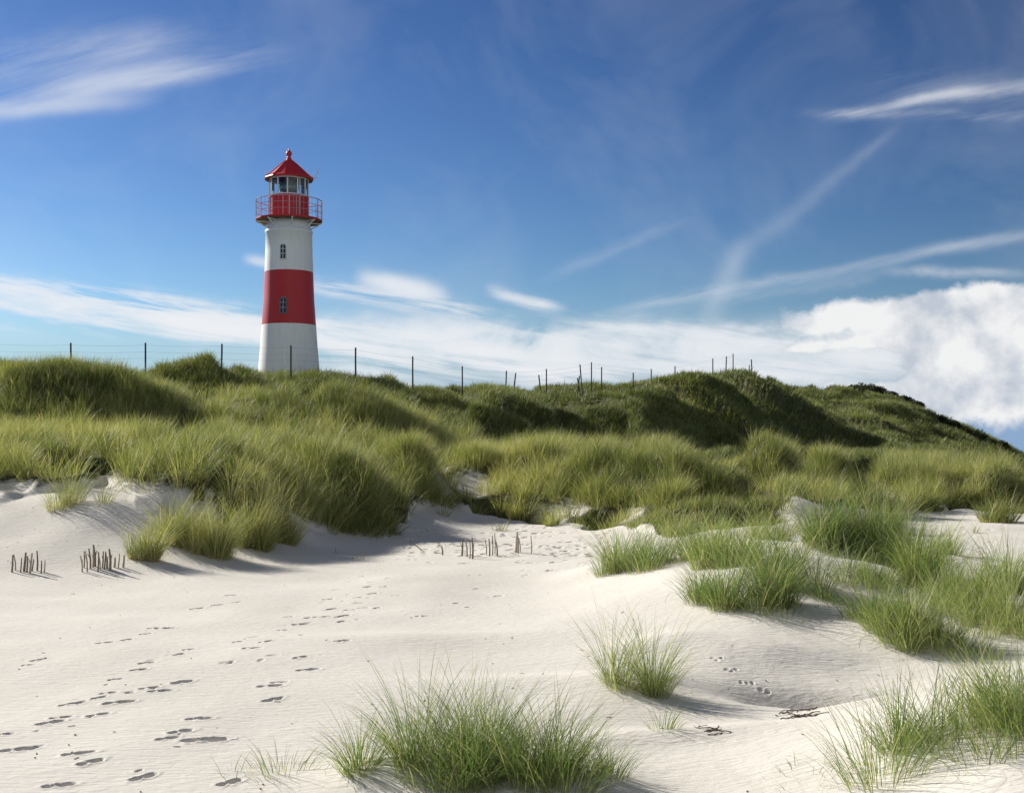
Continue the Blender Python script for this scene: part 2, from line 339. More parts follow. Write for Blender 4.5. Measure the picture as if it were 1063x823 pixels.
M_RED = plain('red_paint', (.52, .024, .026), .45, .4, stain=(.36, .03, .03), var=.08)
M_REDP = plain('faded_red_railing', (.50, .30, .32), .6, var=.1)
M_DARK = plain('dark_interior', (.02, .022, .025), .4)
M_STEEL = plain('galvanised_steel', (.45, .45, .45), .45, metal=.6)
M_WHITEM = plain('white_metal', (.75, .75, .74), .45)
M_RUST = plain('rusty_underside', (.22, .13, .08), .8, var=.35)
M_POST = plain('weathered_timber', (.10, .085, .068), .9, var=.35, scale=20, bump=.5)
M_POSTP = plain('bleached_timber', (.42, .38, .31), .9, var=.25, scale=20, bump=.5)
M_WIRE = plain('fence_wire', (.3, .3, .3), .5, metal=.7)
M_STICK = plain('weathered_brushwood', (.24, .19, .14), .9, var=.4, scale=25, bump=.5)
M_STICKP = plain('bleached_brushwood', (.46, .40, .31), .9, var=.3, scale=25, bump=.5)
M_WRACK = plain('dried_seaweed', (.17, .135, .10), .85, var=.5, scale=30)
def glass():
    m, nt, out = newmat('lantern_glass')
    g = nt.nodes.new('ShaderNodeBsdfGlossy'); g.inputs['Roughness'].default_value = .03; g.inputs['Color'].default_value = (.9, .95, 1, 1)
    t = nt.nodes.new('ShaderNodeBsdfTransparent'); t.inputs['Color'].default_value = (.92, .95, .96, 1)
    fr = nt.nodes.new('ShaderNodeFresnel'); fr.inputs['IOR'].default_value = 1.5
    mx = nt.nodes.new('ShaderNodeMixShader'); nt.links.new(fr.outputs[0], mx.inputs[0]); nt.links.new(t.outputs[0], mx.inputs[1]); nt.links.new(g.outputs[0], mx.inputs[2])
    nt.links.new(mx.outputs[0], out.inputs[0]); return m
M_GLASS = glass()
M_PANE = plain('window_glass', (.03, .035, .04), .08, .6)
M_LENS = plain('lens_glass', (.10, .16, .13), .1, .8, var=.4, scale=4)
M_CURT = plain('lantern_curtain', (.62, .62, .6), .9, var=.1)

# ------------------------------------------------------------------ sand sheet
ni, nj = X.shape
ii, jj = np.meshgrid(np.arange(ni-1), np.arange(nj-1), indexing='ij')
q = np.stack([ii*nj+jj, (ii+1)*nj+jj, (ii+1)*nj+jj+1, ii*nj+jj+1], -1).reshape(-1, 4)
me = np_mesh('dune_sand', np.stack([X, Yg, Z], -1).reshape(-1, 3), q, None, SAND, {'cover': GR.ravel()})
tag(link(bpy.data.objects.new('sand_ground', me)), kind='structure')

# ------------------------------------------------------------------ grass
def blades(pos, h, w, az, tilt, bend, tint, levels=4, faceaz=None):
    """ribbons: root, length, width, direction of lean, lean at root, extra lean at tip"""
    N = len(pos); ts = np.linspace(0, 1, levels+1)
    if faceaz is None: faceaz = RS.uniform(0, 2*pi, N)
    wd = np.stack([np.cos(faceaz), np.sin(faceaz), np.zeros(N)], -1)
    hd = np.stack([np.cos(az), np.sin(az)], -1)
    cur = pos.copy(); V = np.empty((N, 2*levels+1, 3)); AL = np.empty((N, 2*levels+1))
    for k, t in enumerate(ts):
        if k:
            tm = (ts[k-1]+t)/2; th = tilt+bend*tm**1.4; d = (ts[k]-ts[k-1])*h
            cur = cur + np.stack([np.sin(th)*hd[:, 0]*d, np.sin(th)*hd[:, 1]*d, np.cos(th)*d], -1)
        if k < levels:
            ww = w*(1-.75*t**1.5)*(.8 if k == 0 else 1)
            V[:, 2*k] = cur - wd*ww[:, None]/2; V[:, 2*k+1] = cur + wd*ww[:, None]/2; AL[:, 2*k:2*k+2] = t
        else:
            V[:, 2*k] = cur; AL[:, 2*k] = 1
    nv = 2*levels+1; base = np.arange(N)[:, None]*nv
    quads = np.concatenate([base+np.array([[2*k, 2*k+1, 2*k+3, 2*k+2]]) for k in range(levels-1)]) if levels > 1 else np.zeros((0, 4), int)
    tris = base+np.array([[2*levels-2, 2*levels-1, 2*levels]])
    return V.reshape(-1, 3), quads, tris, np.repeat(tint, nv), AL.ravel()
SH = [0]
def tuft_field(cx, cy, nb, rad, hgt, wid, lean=.12, bend=.9, spread=.5, levels=3, hv=.3, tintb=None):
    """all blades of many tufts: arrays over tufts (cx, cy, rad, hgt), nb blades each"""
    T = len(cx); r = np.sqrt(RS.uniform(0, 1, (T, nb)))*rad[:, None]; a = RS.uniform(0, 2*pi, (T, nb))
    px = cx[:, None]+r*np.cos(a); py = cy[:, None]+r*np.sin(a)
    pz = height(px, py)-.03
    rel = r/np.maximum(rad[:, None], 1e-6)
    out = spread*rel*RS.uniform(.5, 1.2, (T, nb))+np.abs(RS.normal(0, .12, (T, nb)))
    vx = np.cos(a)*out+lean+RS.normal(0, .10, (T, nb)); vy = np.sin(a)*out+RS.normal(0, .10, (T, nb))-lean*.2
    az = np.arctan2(vy, vx); tilt = np.minimum(np.hypot(vx, vy), 1.2)*.8
    h = hgt[:, None]*(1-.22*rel**2)*RS.uniform(1-hv, 1+hv*.6, (T, nb))
    w = wid*RS.uniform(.7, 1.3, (T, nb))
    b = bend*RS.uniform(.25, 1.25, (T, nb))*(.5+.7*rel)
    if tintb is None: tintb = RS.uniform(0, .4, T)
    tint = np.clip(tintb[:, None]+RS.uniform(-.05, .6, (T, nb)), 0, 1)
    dead = RS.uniform(0, 1, (T, nb)) < .11; tint[dead] = 1.0; tint[~dead] = np.minimum(tint[~dead], .87)
    litter = RS.uniform(0, 1, (T, nb)) < .10; h[litter] *= .4; tilt[litter] = RS.uniform(.7, 1.3, litter.sum()); tint[litter] = 1.0
    broken = RS.uniform(0, 1, (T, nb)) < .06; b[broken] *= 2.6
    pos = np.stack([px, py, pz], -1).reshape(-1, 3)
    return blades(pos, h.ravel(), w.ravel(), az.ravel(), tilt.ravel(), b.ravel(), tint.ravel(), levels)
def grass_object(name, parts, mat, loc=None):
    co, q, t, tint, al = parts
    if loc is not None: co = co-np.array(loc)
    me = np_mesh(name, co, q, t, mat, {'tint': tint, 'along': al}, smooth=False)
    o = bpy.data.objects.new(name, me)
    if loc is not None: o.location = loc
    return link(o)

# --- closed cover: belt behind the sand, then the hill
def scatter(y0, y1, dens, umin=-110, umax=1175):
    """random tuft centres, dens(Y) per square metre"""
    out = []
    ys = np.geomspace(y0, y1, 60)
    for a, b in zip(ys[:-1], ys[1:]):
        m = (a+b)/2; wdt = (umax-umin)/F0*m; N = int(dens(m)*wdt*(b-a))
        u = RS.uniform(umin, umax, N); y = RS.uniform(a, b, N); x = (u-CU)/F0*y
        g = grassy(u, y)
        k = RS.uniform(0, 1, N) < g**1.3
        if m < 40: k &= (hummock(x, y*KY, sstep(25, 60, y)) > -.16) | (RS.uniform(0, 1, N) < .3)
        clump = fbm(x*.55+40, y*.45, 2)
        out.append(np.stack([x[k], y[k]*KY], -1))
    for (mx, my, h_, rx, ry, a_) in MW:          # hummocks carry the closest growth
        if my < 21*KY or my < y0*KY or my >= y1*KY or h_ < 0: continue
        N = int(dens(my/KY)*1.1*4*rx*ry); px = RS.normal(0, .75*rx, N)+mx; py = RS.normal(0, .75*ry, N)+my
        k = RS.uniform(0, 1, N) < grassy(CU+F0*px/(py/KY), py/KY)**2
        out.append(np.stack([px[k], py[k]], -1))
    return np.concatenate(out)
c1 = scatter(17.5, 40, lambda Y: 5.2*(22/Y)**.6)
hN = fbm(c1[:, 0]*.35, c1[:, 1]*.35, 2); u1 = CU+F*c1[:, 0]/c1[:, 1]
h1 = .98*(1+.2*hN)*(.50+.55*sstep(-.15, .08, hummock(c1[:, 0], c1[:, 1], sstep(25, 60, c1[:, 1]/KY))))*RS.uniform(.8, 1.15, len(c1))
tb = np.clip(.18+.35*fbm(c1[:, 0]*.3+9, c1[:, 1]*.3, 2)+RS.uniform(-.1, .15, len(c1)), 0, .5)
o = grass_object('dune_grass', tuft_field(c1[:, 0], c1[:, 1], 70, RS.uniform(.16, .34, len(c1)), h1, .0135, .16, .9, .55, 3, tintb=tb), G_MID)
tag(o, 'dense belt of yellow-green marram grass behind the open sand', 'dune grass', kind='stuff')
c2 = scatter(40, 140, lambda Y: 5.6*(45/Y)**1.15)
h2 = (.62+.10*sstep(95, 160, c2[:, 1]))*(1+.35*fbm(c2[:, 0]*.25, c2[:, 1]*.25, 2))*RS.uniform(.75, 1.2, len(c2))
tb = np.clip(.15+.4*fbm(c2[:, 0]*.12+9, c2[:, 1]*.12, 2)+RS.uniform(-.1, .2, len(c2)), 0, .5)
near = c2[:, 1] < 95
fa = tuft_field(c2[near, 0], c2[near, 1], 40, RS.uniform(.25, .5, near.sum()), h2[near], .030, .14, .9, .6, 2, tintb=tb[near])
fb_ = tuft_field(c2[~near, 0], c2[~near, 1], 28, RS.uniform(.4, .8, (~near).sum()), h2[~near], .055, .14, .9, .7, 2, tintb=tb[~near])
n0 = len(fa[0])
allf = (np.concatenate([fa[0], fb_[0]]), np.concatenate([fa[1], fb_[1]+n0]), np.concatenate([fa[2], fb_[2]+n0]), np.concatenate([fa[3], fb_[3]]), np.concatenate([fa[4], fb_[4]]))
o = grass_object('hill_grass', allf, G_FAR)
tag(o, 'green marram grass covering the high dune ridge below the skyline', 'dune grass', kind='stuff')
print('tufts', len(c1), len(c2))

# --- single tussocks: u, v of the root, radius, height, blades, spread, material, label
TUS = [
 (545,800,.62,1.0,1700,.75,0,'large bright green tussock at the bottom centre of the photo, arching over the sand','big'),
 (468,794,.60,.98,1150,.8,0,'looser left half of the bottom centre grass, growing through a low sand bump',''),
 (385,794,.36,.80,420,.8,0,'sparse fringe of blades leaning left at the left edge of the bottom centre grass',''),
 (612,800,.30,.66,420,.8,0,'stiff upright tuft at the right edge of the bottom centre grass',''),
 (655,716,.30,1.18,620,.62,0,'tall lone tuft fanning out on the bare sand right of centre',''),
 (690,756,.13,.38,70,.7,0,'small thin tuft on shadowed sand just below the tall lone tuft',''),
 (292,800,.30,.50,90,.9,0,'few wispy blades by the bottom edge of the photo, left of the bottom centre grass',''),
 (243,803,.12,.30,18,.9,0,'smallest sprig of blades nearest the bottom left footprints',''),
 (1012,770,.75,.92,1700,.75,0,'broad thick tussock filling the bottom right corner',''),
 (1075,745,.50,.8,900,.7,0,'tall tussock cut by the right edge above the bottom right corner',''),
 (930,775,.45,.62,300,.9,0,'thin scattered blades reaching left from the bottom right tussock',''),
 (840,803,.35,.22,45,.9,0,'low sparse sprouts at the bottom edge between the two foreground tussocks',''),
 (640,592,.45,.95,650,.7,0,'round tuft at the left end of the grassy mound right of centre',''),
 (700,584,.60,.95,900,.6,0,'mid-green tussock second from the left on the grassy mound right of centre',''),
 (738,620,.34,.80,420,.7,0,'tuft hanging over the left brow of the smooth right-hand sand slope',''),
 (780,628,.42,1.05,980,.6,0,'tall dense tussock crowning the smooth right-hand sand slope',''),
 (760,585,.55,.95,800,.6,0,'tussock close behind the tall one crowning the right-hand slope',''),
 (815,600,.42,.9,520,.65,0,'tuft between the slope-crowning tussock and the bare sand hump',''),
 (798,560,.50,.8,520,.6,1,'pale yellowish tuft below the grey sand hump',''),
 (850,618,.40,.55,260,.8,0,'low loose tuft on the sand right of the slope-crowning tussock',''),
 (905,645,.50,.6,520,.8,0,'low spreading tuft on the shadow-streaked slope at right',''),
 (968,668,.36,.85,900,.7,0,'dark green tussock at the right foot of the shadow-streaked slope',''),
 (940,650,.40,.7,500,.7,0,'tuft just up the slope from the dark green tussock at right',''),
 (880,570,.62,1.05,1100,.6,0,'wide pale-green tussock right of the grey sand hump',''),
 (925,580,.60,1.15,1300,.5,0,'tallest tussock in the right-hand group, with a dark right flank',''),
 (955,606,.40,1.0,900,.5,0,'dense tussock in front of the tallest right-hand one, beside the open sand',''),
 (890,606,.50,.7,520,.7,0,'low tuft on the small pale sand ledge of the right-hand group',''),
 (995,632,.42,.9,620,.55,0,'deep green tuft standing in shade left of the far right clumps',''),
 (1042,615,.42,.9,560,.55,0,'upright tuft against the open sand near the right edge',''),
 (1058,655,.50,.85,620,.6,0,'light green tuft at the right edge above the foreground corner grass',''),
 (1020,650,.35,.6,320,.6,0,'short tuft between the two clumps near the right edge',''),
 (1010,680,.30,.35,90,.9,0,'thin fringe of blades below the dark green tussock at right',''),
 (812,640,.25,.30,50,.9,0,'few short sprouts on the shaded slope under the slope-crowning tussock',''),
 (918,550,.45,1.0,620,.5,1,'brown-based tussock at the back of the right-hand group',''),
 (958,530,.55,1.1,700,.6,1,'straw-tinged tuft at the left edge of the far right open sand',''),
 (1040,542,.60,1.15,800,.6,1,'loose tall tuft behind the far right open sand',''),
 (1000,521,.60,1.0,700,.6,1,'rounded tuft in the belt directly behind the far right open sand',''),
 (897,551,.10,.3,20,.8,0,'tiny pale sprig on the open sand by the brown-based tussock',''),
 (1012,553,.10,.45,26,.8,1,'tiny yellow sprig alone on the far right open sand',''),
 (62,527,.3,1.05,200,.5,1,'thin wisp rooted on the crest of the left sand mound',''),
 (75,522,.25,1.0,150,.5,1,'second thin wisp just right of the first on the left mound crest',''),
 (108,522,.18,.8,60,.5,1,'sparsest sprig on the left mound crest, left of the big overhanging grass',''),
 (150,580,.34,1.25,700,.45,1,'tuft hanging down the face at the left end of the big overhanging grass',''),
 (185,565,.45,1.3,900,.55,1,'thick tussock of the big overhanging grass, second from its left end',''),
 (222,577,.45,1.35,1100,.5,1,'tall tussock in the middle of the big overhanging grass',''),
 (258,568,.45,1.35,1100,.5,1,'dense dark-rooted tussock right of the middle of the overhanging grass',''),
 (290,556,.34,1.25,800,.5,1,'right-end tussock of the overhanging grass, with a near-black flank',''),
 (362,540,.95,1.0,2600,.9,1,'large rounded tussock standing alone left of the rough sand',''),
 (395,548,.50,.85,900,.9,1,'right flank tuft of the large rounded tussock',''),
 (330,536,.45,.8,420,.7,1,'straw-coloured loose tuft left of the large rounded tussock',''),
 (438,500,1.0,.95,2400,.9,1,'dome-shaped dark green tussock behind the large rounded one',''),
 (487,520,.5,.7,300,.8,1,'loose yellow tuft in front of the small bright sand patch',''),
 (530,530,.55,.9,600,.7,1,'loose tuft right of the small bright sand patch',''),
 (575,545,.35,.6,280,.7,1,'short tuft at the front edge of the belt behind the scuffed sand',''),
 (560,505,.95,1.0,1700,.8,1,'broad yellow-green tussock in the belt right of the small bright sand patch',''),
 (618,515,.85,1.05,1700,.75,1,'tussock with a dark hollow, left of the blackest one in the belt',''),
 (655,520,.65,1.0,1200,.8,1,'drooping tussock touching the left of the blackest one in the belt',''),
 (700,520,.70,.95,1400,.85,1,'blackest shaded tussock in the middle belt',''),
 (748,512,.95,1.0,1700,.8,1,'golden-topped tussock right of the blackest one in the belt',''),
 (605,548,.30,.35,90,.8,1,'low thin sprouts on scuffed sand at the foot of the belt',''),
 (350,575,.06,.45,8,.6,1,'single dry stem on the sand left of the brushwood sticks',''),
 (372,580,.14,.30,24,.9,1,'tiny dry sprig on the sand below the large rounded tussock',''),
 (460,535,.25,.5,60,.8,1,'thin yellow sprouts at the back of the rough sand, left of the bright sand patch',''),
 (520,551,.22,.45,60,.8,1,'thin sprouts just above the broken stick row',''),
 (700,556,.45,.8,500,.7,1,'ragged tuft in the dip between the belt and the grassy mound right of centre',''),
 (980,575,.30,.7,200,.6,0,'shaded tuft at the lower left edge of the far right open sand',''),
 (868,500,.8,1.0,1500,.7,1,'yellow-green tussock rising behind the grey sand hump',''),
]
for (u, v, r, hh, nb, spr, mt, lab, _) in TUS:
    x, y = hit(u, v)
    z = float(height(x, y))
    if 535 < v < 700 and u > 600 and mt == 0: r *= 1.2; hh *= 1.28; nb = int(nb*1.35)
    if mt == 1: hh *= 1.12
    k = max(1, int(nb/110)); sub = nb//k
    if k == 1: cx = np.array([x]); cy = np.array([y]); rad = np.array([r])
    else:
        a = RS.uniform(0, 2*pi, k); rr = np.sqrt(RS.uniform(0, 1, k))*r*.95
        cx = x+rr*np.cos(a); cy = y+rr*np.sin(a)*.8; rad = r*RS.uniform(.22, .46, k)
    wid = max(.0058, .0058*y/13) if y < 22 else .0052*y/14
    g_out = np.hypot(cx-x, cy-y)/max(r, .01)
    parts = tuft_field(cx, cy, sub, rad, hh*(1-.25*g_out)*RS.uniform(.6, 1.12, k), wid, .05 if mt == 0 else .14, 1.15 if mt == 0 else .95, spr, 5 if y < 18 else 4, hv=.55,
                       tintb=RS.uniform(.05, .35, k))
    o = grass_object('marram_tussock', parts, G_NEAR if mt == 0 else G_MID, (float(x), float(y), z))
    tag(o, lab, 'grass tussock', 'marram grass tussocks on the sand')

# ------------------------------------------------------------------ small geometry builders
def tube(bm, p0, p1, r0, r1=None, n=8, mi=0, caps=True):
    r1 = r0 if r1 is None else r1; p0 = Vector(p0); p1 = Vector(p1); d = (p1-p0).normalized()
    a = d.orthogonal().normalized(); b = d.cross(a)
    A0 = [bm.verts.new(p0+(a*math.cos(2*pi*i/n)+b*math.sin(2*pi*i/n))*r0) for i in range(n)]
    A1 = [bm.verts.new(p1+(a*math.cos(2*pi*i/n)+b*math.sin(2*pi*i/n))*r1) for i in range(n)]
    for i in range(n): bm.faces.new((A0[i], A0[(i+1) % n], A1[(i+1) % n], A1[i])).material_index = mi
    if caps: bm.faces.new(A0[::-1]).material_index = mi; bm.faces.new(A1).material_index = mi
def polytube(bm, pts, r, n=6):
    for a, b in zip(pts[:-1], pts[1:]): tube(bm, a, b, r, r, n)
def lathe(bm, prof, n=48, mats=None):
    rings = []
    for (r, z) in prof: rings.append([bm.verts.new((r*math.cos(2*pi*i/n), r*math.sin(2*pi*i/n), z)) for i in range(n)])
    for k in range(len(prof)-1):
        for i in range(n):
            f = bm.faces.new((rings[k][i], rings[k][(i+1) % n], rings[k+1][(i+1) % n], rings[k+1][i]))
            if mats: f.material_index = mats[k]
def box(bm, c, s, rz=0, mi=0):
    m = bmesh.ops.create_cube(bm, size=1)['verts']
    cr, sr = math.cos(rz), math.sin(rz)
    for v in m:
        x, y, z = v.co.x*s[0], v.co.y*s[1], v.co.z*s[2]
        v.co = (c[0]+x*cr-y*sr, c[1]+x*sr+y*cr, c[2]+z)

# ------------------------------------------------------------------ lighthouse
LY = 50.0*KY; LX = (300.0-CU)/F*LY; PX = LY/F      # metres per photo pixel at the tower
lz = float(height(LX, LY))
def zv(v): return CAMZ+(H-v)*PX-lz              # height above the tower foot of a photo row
lh = empty('lighthouse', (LX, LY, lz)); tag(lh, 'round white lighthouse with one wide red band and red lantern on the dune', 'lighthouse')
bm = bmesh.new()
prof = [(33.4, 400), (32.2, 392), (31.5, 384), (29.6, 362), (27.9, 338.2), (27.9, 338), (26.0, 312), (24.9, 283), (24.9, 282.8), (24.2, 262), (23.8, 243), (24.4, 242.6), (24.4, 240.4), (23.2, 240), (22.4, 236), (21.9, 230.5), (0.1, 230.5)]
mi = [0]*len(prof); mi[5] = 1; mi[6] = 1
lathe(bm, [(r*PX, zv(v)) for r, v in prof], 64, mi)
tower = meshobj('tower', bm, [M_WHITE, M_RED], lh, smooth=True)
tower.data.polygons.foreach_set('use_smooth', [True]*len(tower.data.polygons))
def rad_at(v):
    pr = sorted([(b, a) for a, b in prof[:11]]); return float(np.interp(v, [p[0] for p in pr], [p[1] for p in pr]))*PX
camdir = math.atan2(-LY, -LX)                   # bearing from tower to the viewpoint
def arch(bm, w, h, y, thick):
    pts = [(-w/2, 0), (w/2, 0), (w/2, h-w/2)]+[(w/2*math.cos(a), h-w/2+w/2*math.sin(a)) for a in np.linspace(0, pi, 9)[1:-1]]+[(-w/2, h-w/2)]
    f = [bm.verts.new((p[0], y, p[1])) for p in pts]; b = [bm.verts.new((p[0], y+thick, p[1])) for p in pts]
    bm.faces.new(f); bm.faces.new(b[::-1])
    for i in range(len(pts)): bm.faces.new((f[i], b[i], b[(i+1) % len(pts)], f[(i+1) % len(pts)]))
def window(vtop, vbot, wpx, u, mframe, mbar):
    h = (vbot-vtop)*PX; w = wpx*PX; R = rad_at((vtop+vbot)/2)
    off = (u-300)*PX; ang = math.asin(off/R)
    # local frame: -Y looks outward
    out = Vector((math.cos(camdir+ang), math.sin(camdir+ang), 0)); rz = math.atan2(out.y, out.x)+pi/2
    Rb = rad_at(vbot)
    root = meshobj('window', (lambda b: (arch(b, w+.14, h+.14, -.05, .12), b)[1])(bmesh.new()), mframe, lh, loc=(out.x*Rb, out.y*Rb, zv(vbot)-.07))
    slope = math.atan2(rad_at(vbot)-rad_at(vtop), h); root.rotation_euler = (-slope, 0, rz)
    b = bmesh.new(); arch(b, w, h, -.07, .03); 
    pane = meshobj('pane', b, M_PANE, root); pane.location = (0, 0, .07)
    b = bmesh.new(); box(b, (0, -.085, h/2+.07), (.035, .03, h*.96))
    for k in (1, 2): box(b, (0, -.088, .07+h*k/3), (w*.97, .03, .035))
    meshobj('glazing_bar', b, mbar, root)
window(257.3, 272, 5.2, 294.2, M_WHITE, M_WHITEM)
window(312, 327.5, 5.2, 294.4, plain('grey_window_frame', (.22, .17, .17), .7), M_STEEL)
# gallery
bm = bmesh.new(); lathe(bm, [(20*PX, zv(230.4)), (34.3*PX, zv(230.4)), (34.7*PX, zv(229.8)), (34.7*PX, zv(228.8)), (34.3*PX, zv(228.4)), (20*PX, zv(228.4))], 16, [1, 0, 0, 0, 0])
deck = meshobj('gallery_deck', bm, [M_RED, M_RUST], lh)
for k in range(8):
    a = 2*pi*(k+.35)/8; bm = bmesh.new(); c, s = math.cos(a), math.sin(a)
    p0 = (21.8*PX*c, 21.8*PX*s, zv(238)); p1 = (33*PX*c, 33*PX*s, zv(231)); tube(bm, p0, p1, .045, .035, 6); tube(bm, (21.8*PX*c, 21.8*PX*s, zv(231.2)), (33.6*PX*c, 33.6*PX*s, zv(231.0)), .04, .04, 6)
    meshobj('bracket', bm, M_WHITE, deck)
bm = bmesh.new(); R = 34.2*PX; n = 16
for zz, rr in ((zv(209), .028), (zv(215.3), .016), (zv(221.8), .016)):
    pts = [(R*math.cos(2*pi*k/n), R*math.sin(2*pi*k/n), zz) for k in range(n+1)]; polytube(bm, pts, rr)
for k in range(n): tube(bm, (R*math.cos(2*pi*k/n), R*math.sin(2*pi*k/n), zv(228.5)), (R*math.cos(2*pi*k/n), R*math.sin(2*pi*k/n), zv(208.6)), .026, .026, 6)
for k in range(0, n*5, 2):
    a = 2*pi*(k/(n*5)); kk = int(k/5); t = (k % 5)/5; a0 = 2*pi*kk/n; a1 = 2*pi*(kk+1)/n
    x = R*(math.cos(a0)*(1-t)+math.cos(a1)*t); y = R*(math.sin(a0)*(1-t)+math.sin(a1)*t)
    tube(bm, (x, y, zv(228.5)), (x, y, zv(209)), .009, .009, 4, caps=False)
meshobj('railing', bm, M_REDP, lh)
# lantern drum
bm = bmesh.new(); lathe(bm, [(20.6*PX, zv(228.4)), (21.2*PX, zv(228)), (21.2*PX, zv(226.6)), (20.2*PX, zv(226.2)), (20.1*PX, zv(206.4)), (20.8*PX, zv(206.2)), (20.8*PX, zv(205)), (17*PX, zv(205))], 24)
drum = meshobj('lantern_drum', bm, M_RED, lh)
for k in range(24):
    a = 2*pi*(k+.0)/24; bm = bmesh.new(); box(bm, (20.2*PX*math.cos(a), 20.2*PX*math.sin(a), zv(216.3)), (.05, .035, 19.6*PX), a)
    meshobj('seam_strip', bm, M_RED, drum)
bm = bmesh.new()
for du in (0.5, 10.8):
    an = math.asin(du/20.6); a = camdir+an
    r0 = 20.9*PX; tube(bm, (r0*math.cos(a), r0*math.sin(a), zv(236) if du < 1 else zv(228)), (r0*math.cos(a), r0*math.sin(a), zv(206) if du < 1 else zv(186)), .022, .022, 6)
meshobj('downpipe', bm, M_WHITEM, lh)
# glazing
bm = bmesh.new(); lathe(bm, [(19.6*PX, zv(205)), (19.6*PX, zv(186))], 12); meshobj('lantern_glass', bm, M_GLASS, lh)
for k in range(12):
    a = 2*pi*k/12+.1; bm = bmesh.new(); r0 = 19.7*PX; box(bm, (r0*math.cos(a), r0*math.sin(a), zv(195.5)), (.07, .07, 19.4*PX), a); meshobj('mullion', bm, M_WHITEM, lh)
bm = bmesh.new(); lathe(bm, [(19.9*PX, zv(188)), (19.9*PX, zv(185.6))], 24); lathe(bm, [(19.9*PX, zv(205.2)), (19.9*PX, zv(203.8))], 24); meshobj('glazing_ring', bm, M_WHITEM, lh)
bm = bmesh.new(); lathe(bm, [(.1, zv(205)), (4*PX, zv(204.5)), (5.5*PX, zv(202)), (9*PX, zv(200)), (10.5*PX, zv(195)), (9*PX, zv(191)), (5*PX, zv(188.5)), (5*PX, zv(186)), (.1, zv(186))], 24)
meshobj('lens', bm, M_LENS, lh, smooth=True)
bm = bmesh.new(); lathe(bm, [(.05, zv(205.1)), (20*PX, zv(205.1))], 24); meshobj('lantern_floor', bm, M_DARK, lh)
# roof
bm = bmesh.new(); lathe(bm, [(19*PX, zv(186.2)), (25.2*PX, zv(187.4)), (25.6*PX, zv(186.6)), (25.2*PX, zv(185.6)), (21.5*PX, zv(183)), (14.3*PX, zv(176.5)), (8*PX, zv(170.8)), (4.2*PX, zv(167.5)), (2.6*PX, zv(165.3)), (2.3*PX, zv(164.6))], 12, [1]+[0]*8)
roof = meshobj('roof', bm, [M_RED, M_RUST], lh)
bm = bmesh.new()
for k in range(12):
    a = 2*pi*k/12; pr = [(25.3, 185.4), (21.5, 182.8), (14.3, 176.2), (8, 170.5), (4.2, 167.2)]
    polytube(bm, [(r*PX*math.cos(a), r*PX*math.sin(a), zv(v)) for r, v in pr], .03, 5)
meshobj('roof_rib', bm, M_RED, roof)
bm = bmesh.new(); lathe(bm, [(2.3*PX, zv(165.2)), (2.9*PX, zv(164.4)), (1.8*PX, zv(163.6)), (1.9*PX, zv(162.4)), (3.0*PX, zv(160.6)), (3.1*PX, zv(159.3)), (2.4*PX, zv(157.6)), (1.0*PX, zv(156.6)), (.5*PX, zv(154.6)), (.01, zv(153.8))], 20)
meshobj('finial', bm, M_RED, roof, smooth=True)
for du, dv, lean in ((-25.0, 176, -.1), (-21.0, 180, 0), (21.8, 173, .12), (28.5, 170, .75), (25.0, 180, .2)):
    bm = bmesh.new(); a = camdir+pi/2; sx, sy = math.cos(a), math.sin(a); r0 = du*PX*.92
    tube(bm, (sx*r0, sy*r0, zv(186)), (sx*(r0+math.copysign(abs(lean)*.5, du)), sy*(r0+math.copysign(abs(lean)*.5, du)), zv(dv)), .032, .022, 6)
    tube(bm, (sx*r0, sy*r0, zv(183.5)), (sx*r0*1.12, sy*r0*1.12, zv(183.5)), .02, .02, 6)
    meshobj('antenna', bm, M_WHITEM, lh)
# ------------------------------------------------------------------ fences
def post_mesh(h, r, seed):
    rr = random.Random(seed); bm = bmesh.new(); n = 8; k = 4; rings = []
    for j in range(k+1):
        z = -.35+(h+.35)*j/k; ring = []
        for i in range(n):
            a = 2*pi*i/n; q_ = r*(1+rr.uniform(-.12, .12))*(1-.1*j/k); ring.append(bm.verts.new((q_*math.cos(a), q_*math.sin(a), z+(rr.uniform(-.02, .02) if j == k else 0))))
        rings.append(ring)
    for j in range(k):
        for i in range(n): bm.faces.new((rings[j][i], rings[j][(i+1) % n], rings[j+1][(i+1) % n], rings[j+1][i]))
    bm.faces.new(rings[-1]); return bm
def fence(label, posts, wires, name='wire_fence'):
    P = []
    for (u, vt, Y, pale, lean) in posts:
        Y = Y*KY; x = (u-CU)/F*Y; z = float(height(x, Y)); top = CAMZ+(H-vt)/F*Y; P.append((x, Y, z, top, pale, lean))
    r = empty(name, (P[0][0], P[0][1], P[0][2])); tag(r, label, 'fence')
    for k, (x, y, z, top, pale, lean) in enumerate(P):
        o = meshobj('post', post_mesh(max(top-z, .3), .055 if y < 112 else .06, k+int(x*10)), M_POSTP if pale else M_POST, r, loc=(x-P[0][0], y-P[0][1], z-P[0][2]))
        o.rotation_euler = (0, lean, 0)
        if pale: o['label'] = 'bleached pale post'
    for drop in wires:
        bm = bmesh.new()
        for a, b in zip(P[:-1], P[1:]):
            pts = []
            for t in np.linspace(0, 1, 7):
                sag = .05*4*t*(1-t)
                pts.append((a[0]*(1-t)+b[0]*t-P[0][0], a[1]*(1-t)+b[1]*t-P[0][1], (a[3]-drop)*(1-t)+(b[3]-drop)*t-sag-P[0][2]))
            polytube(bm, pts, .005, 4)
        meshobj('wire', bm, M_WIRE, r)
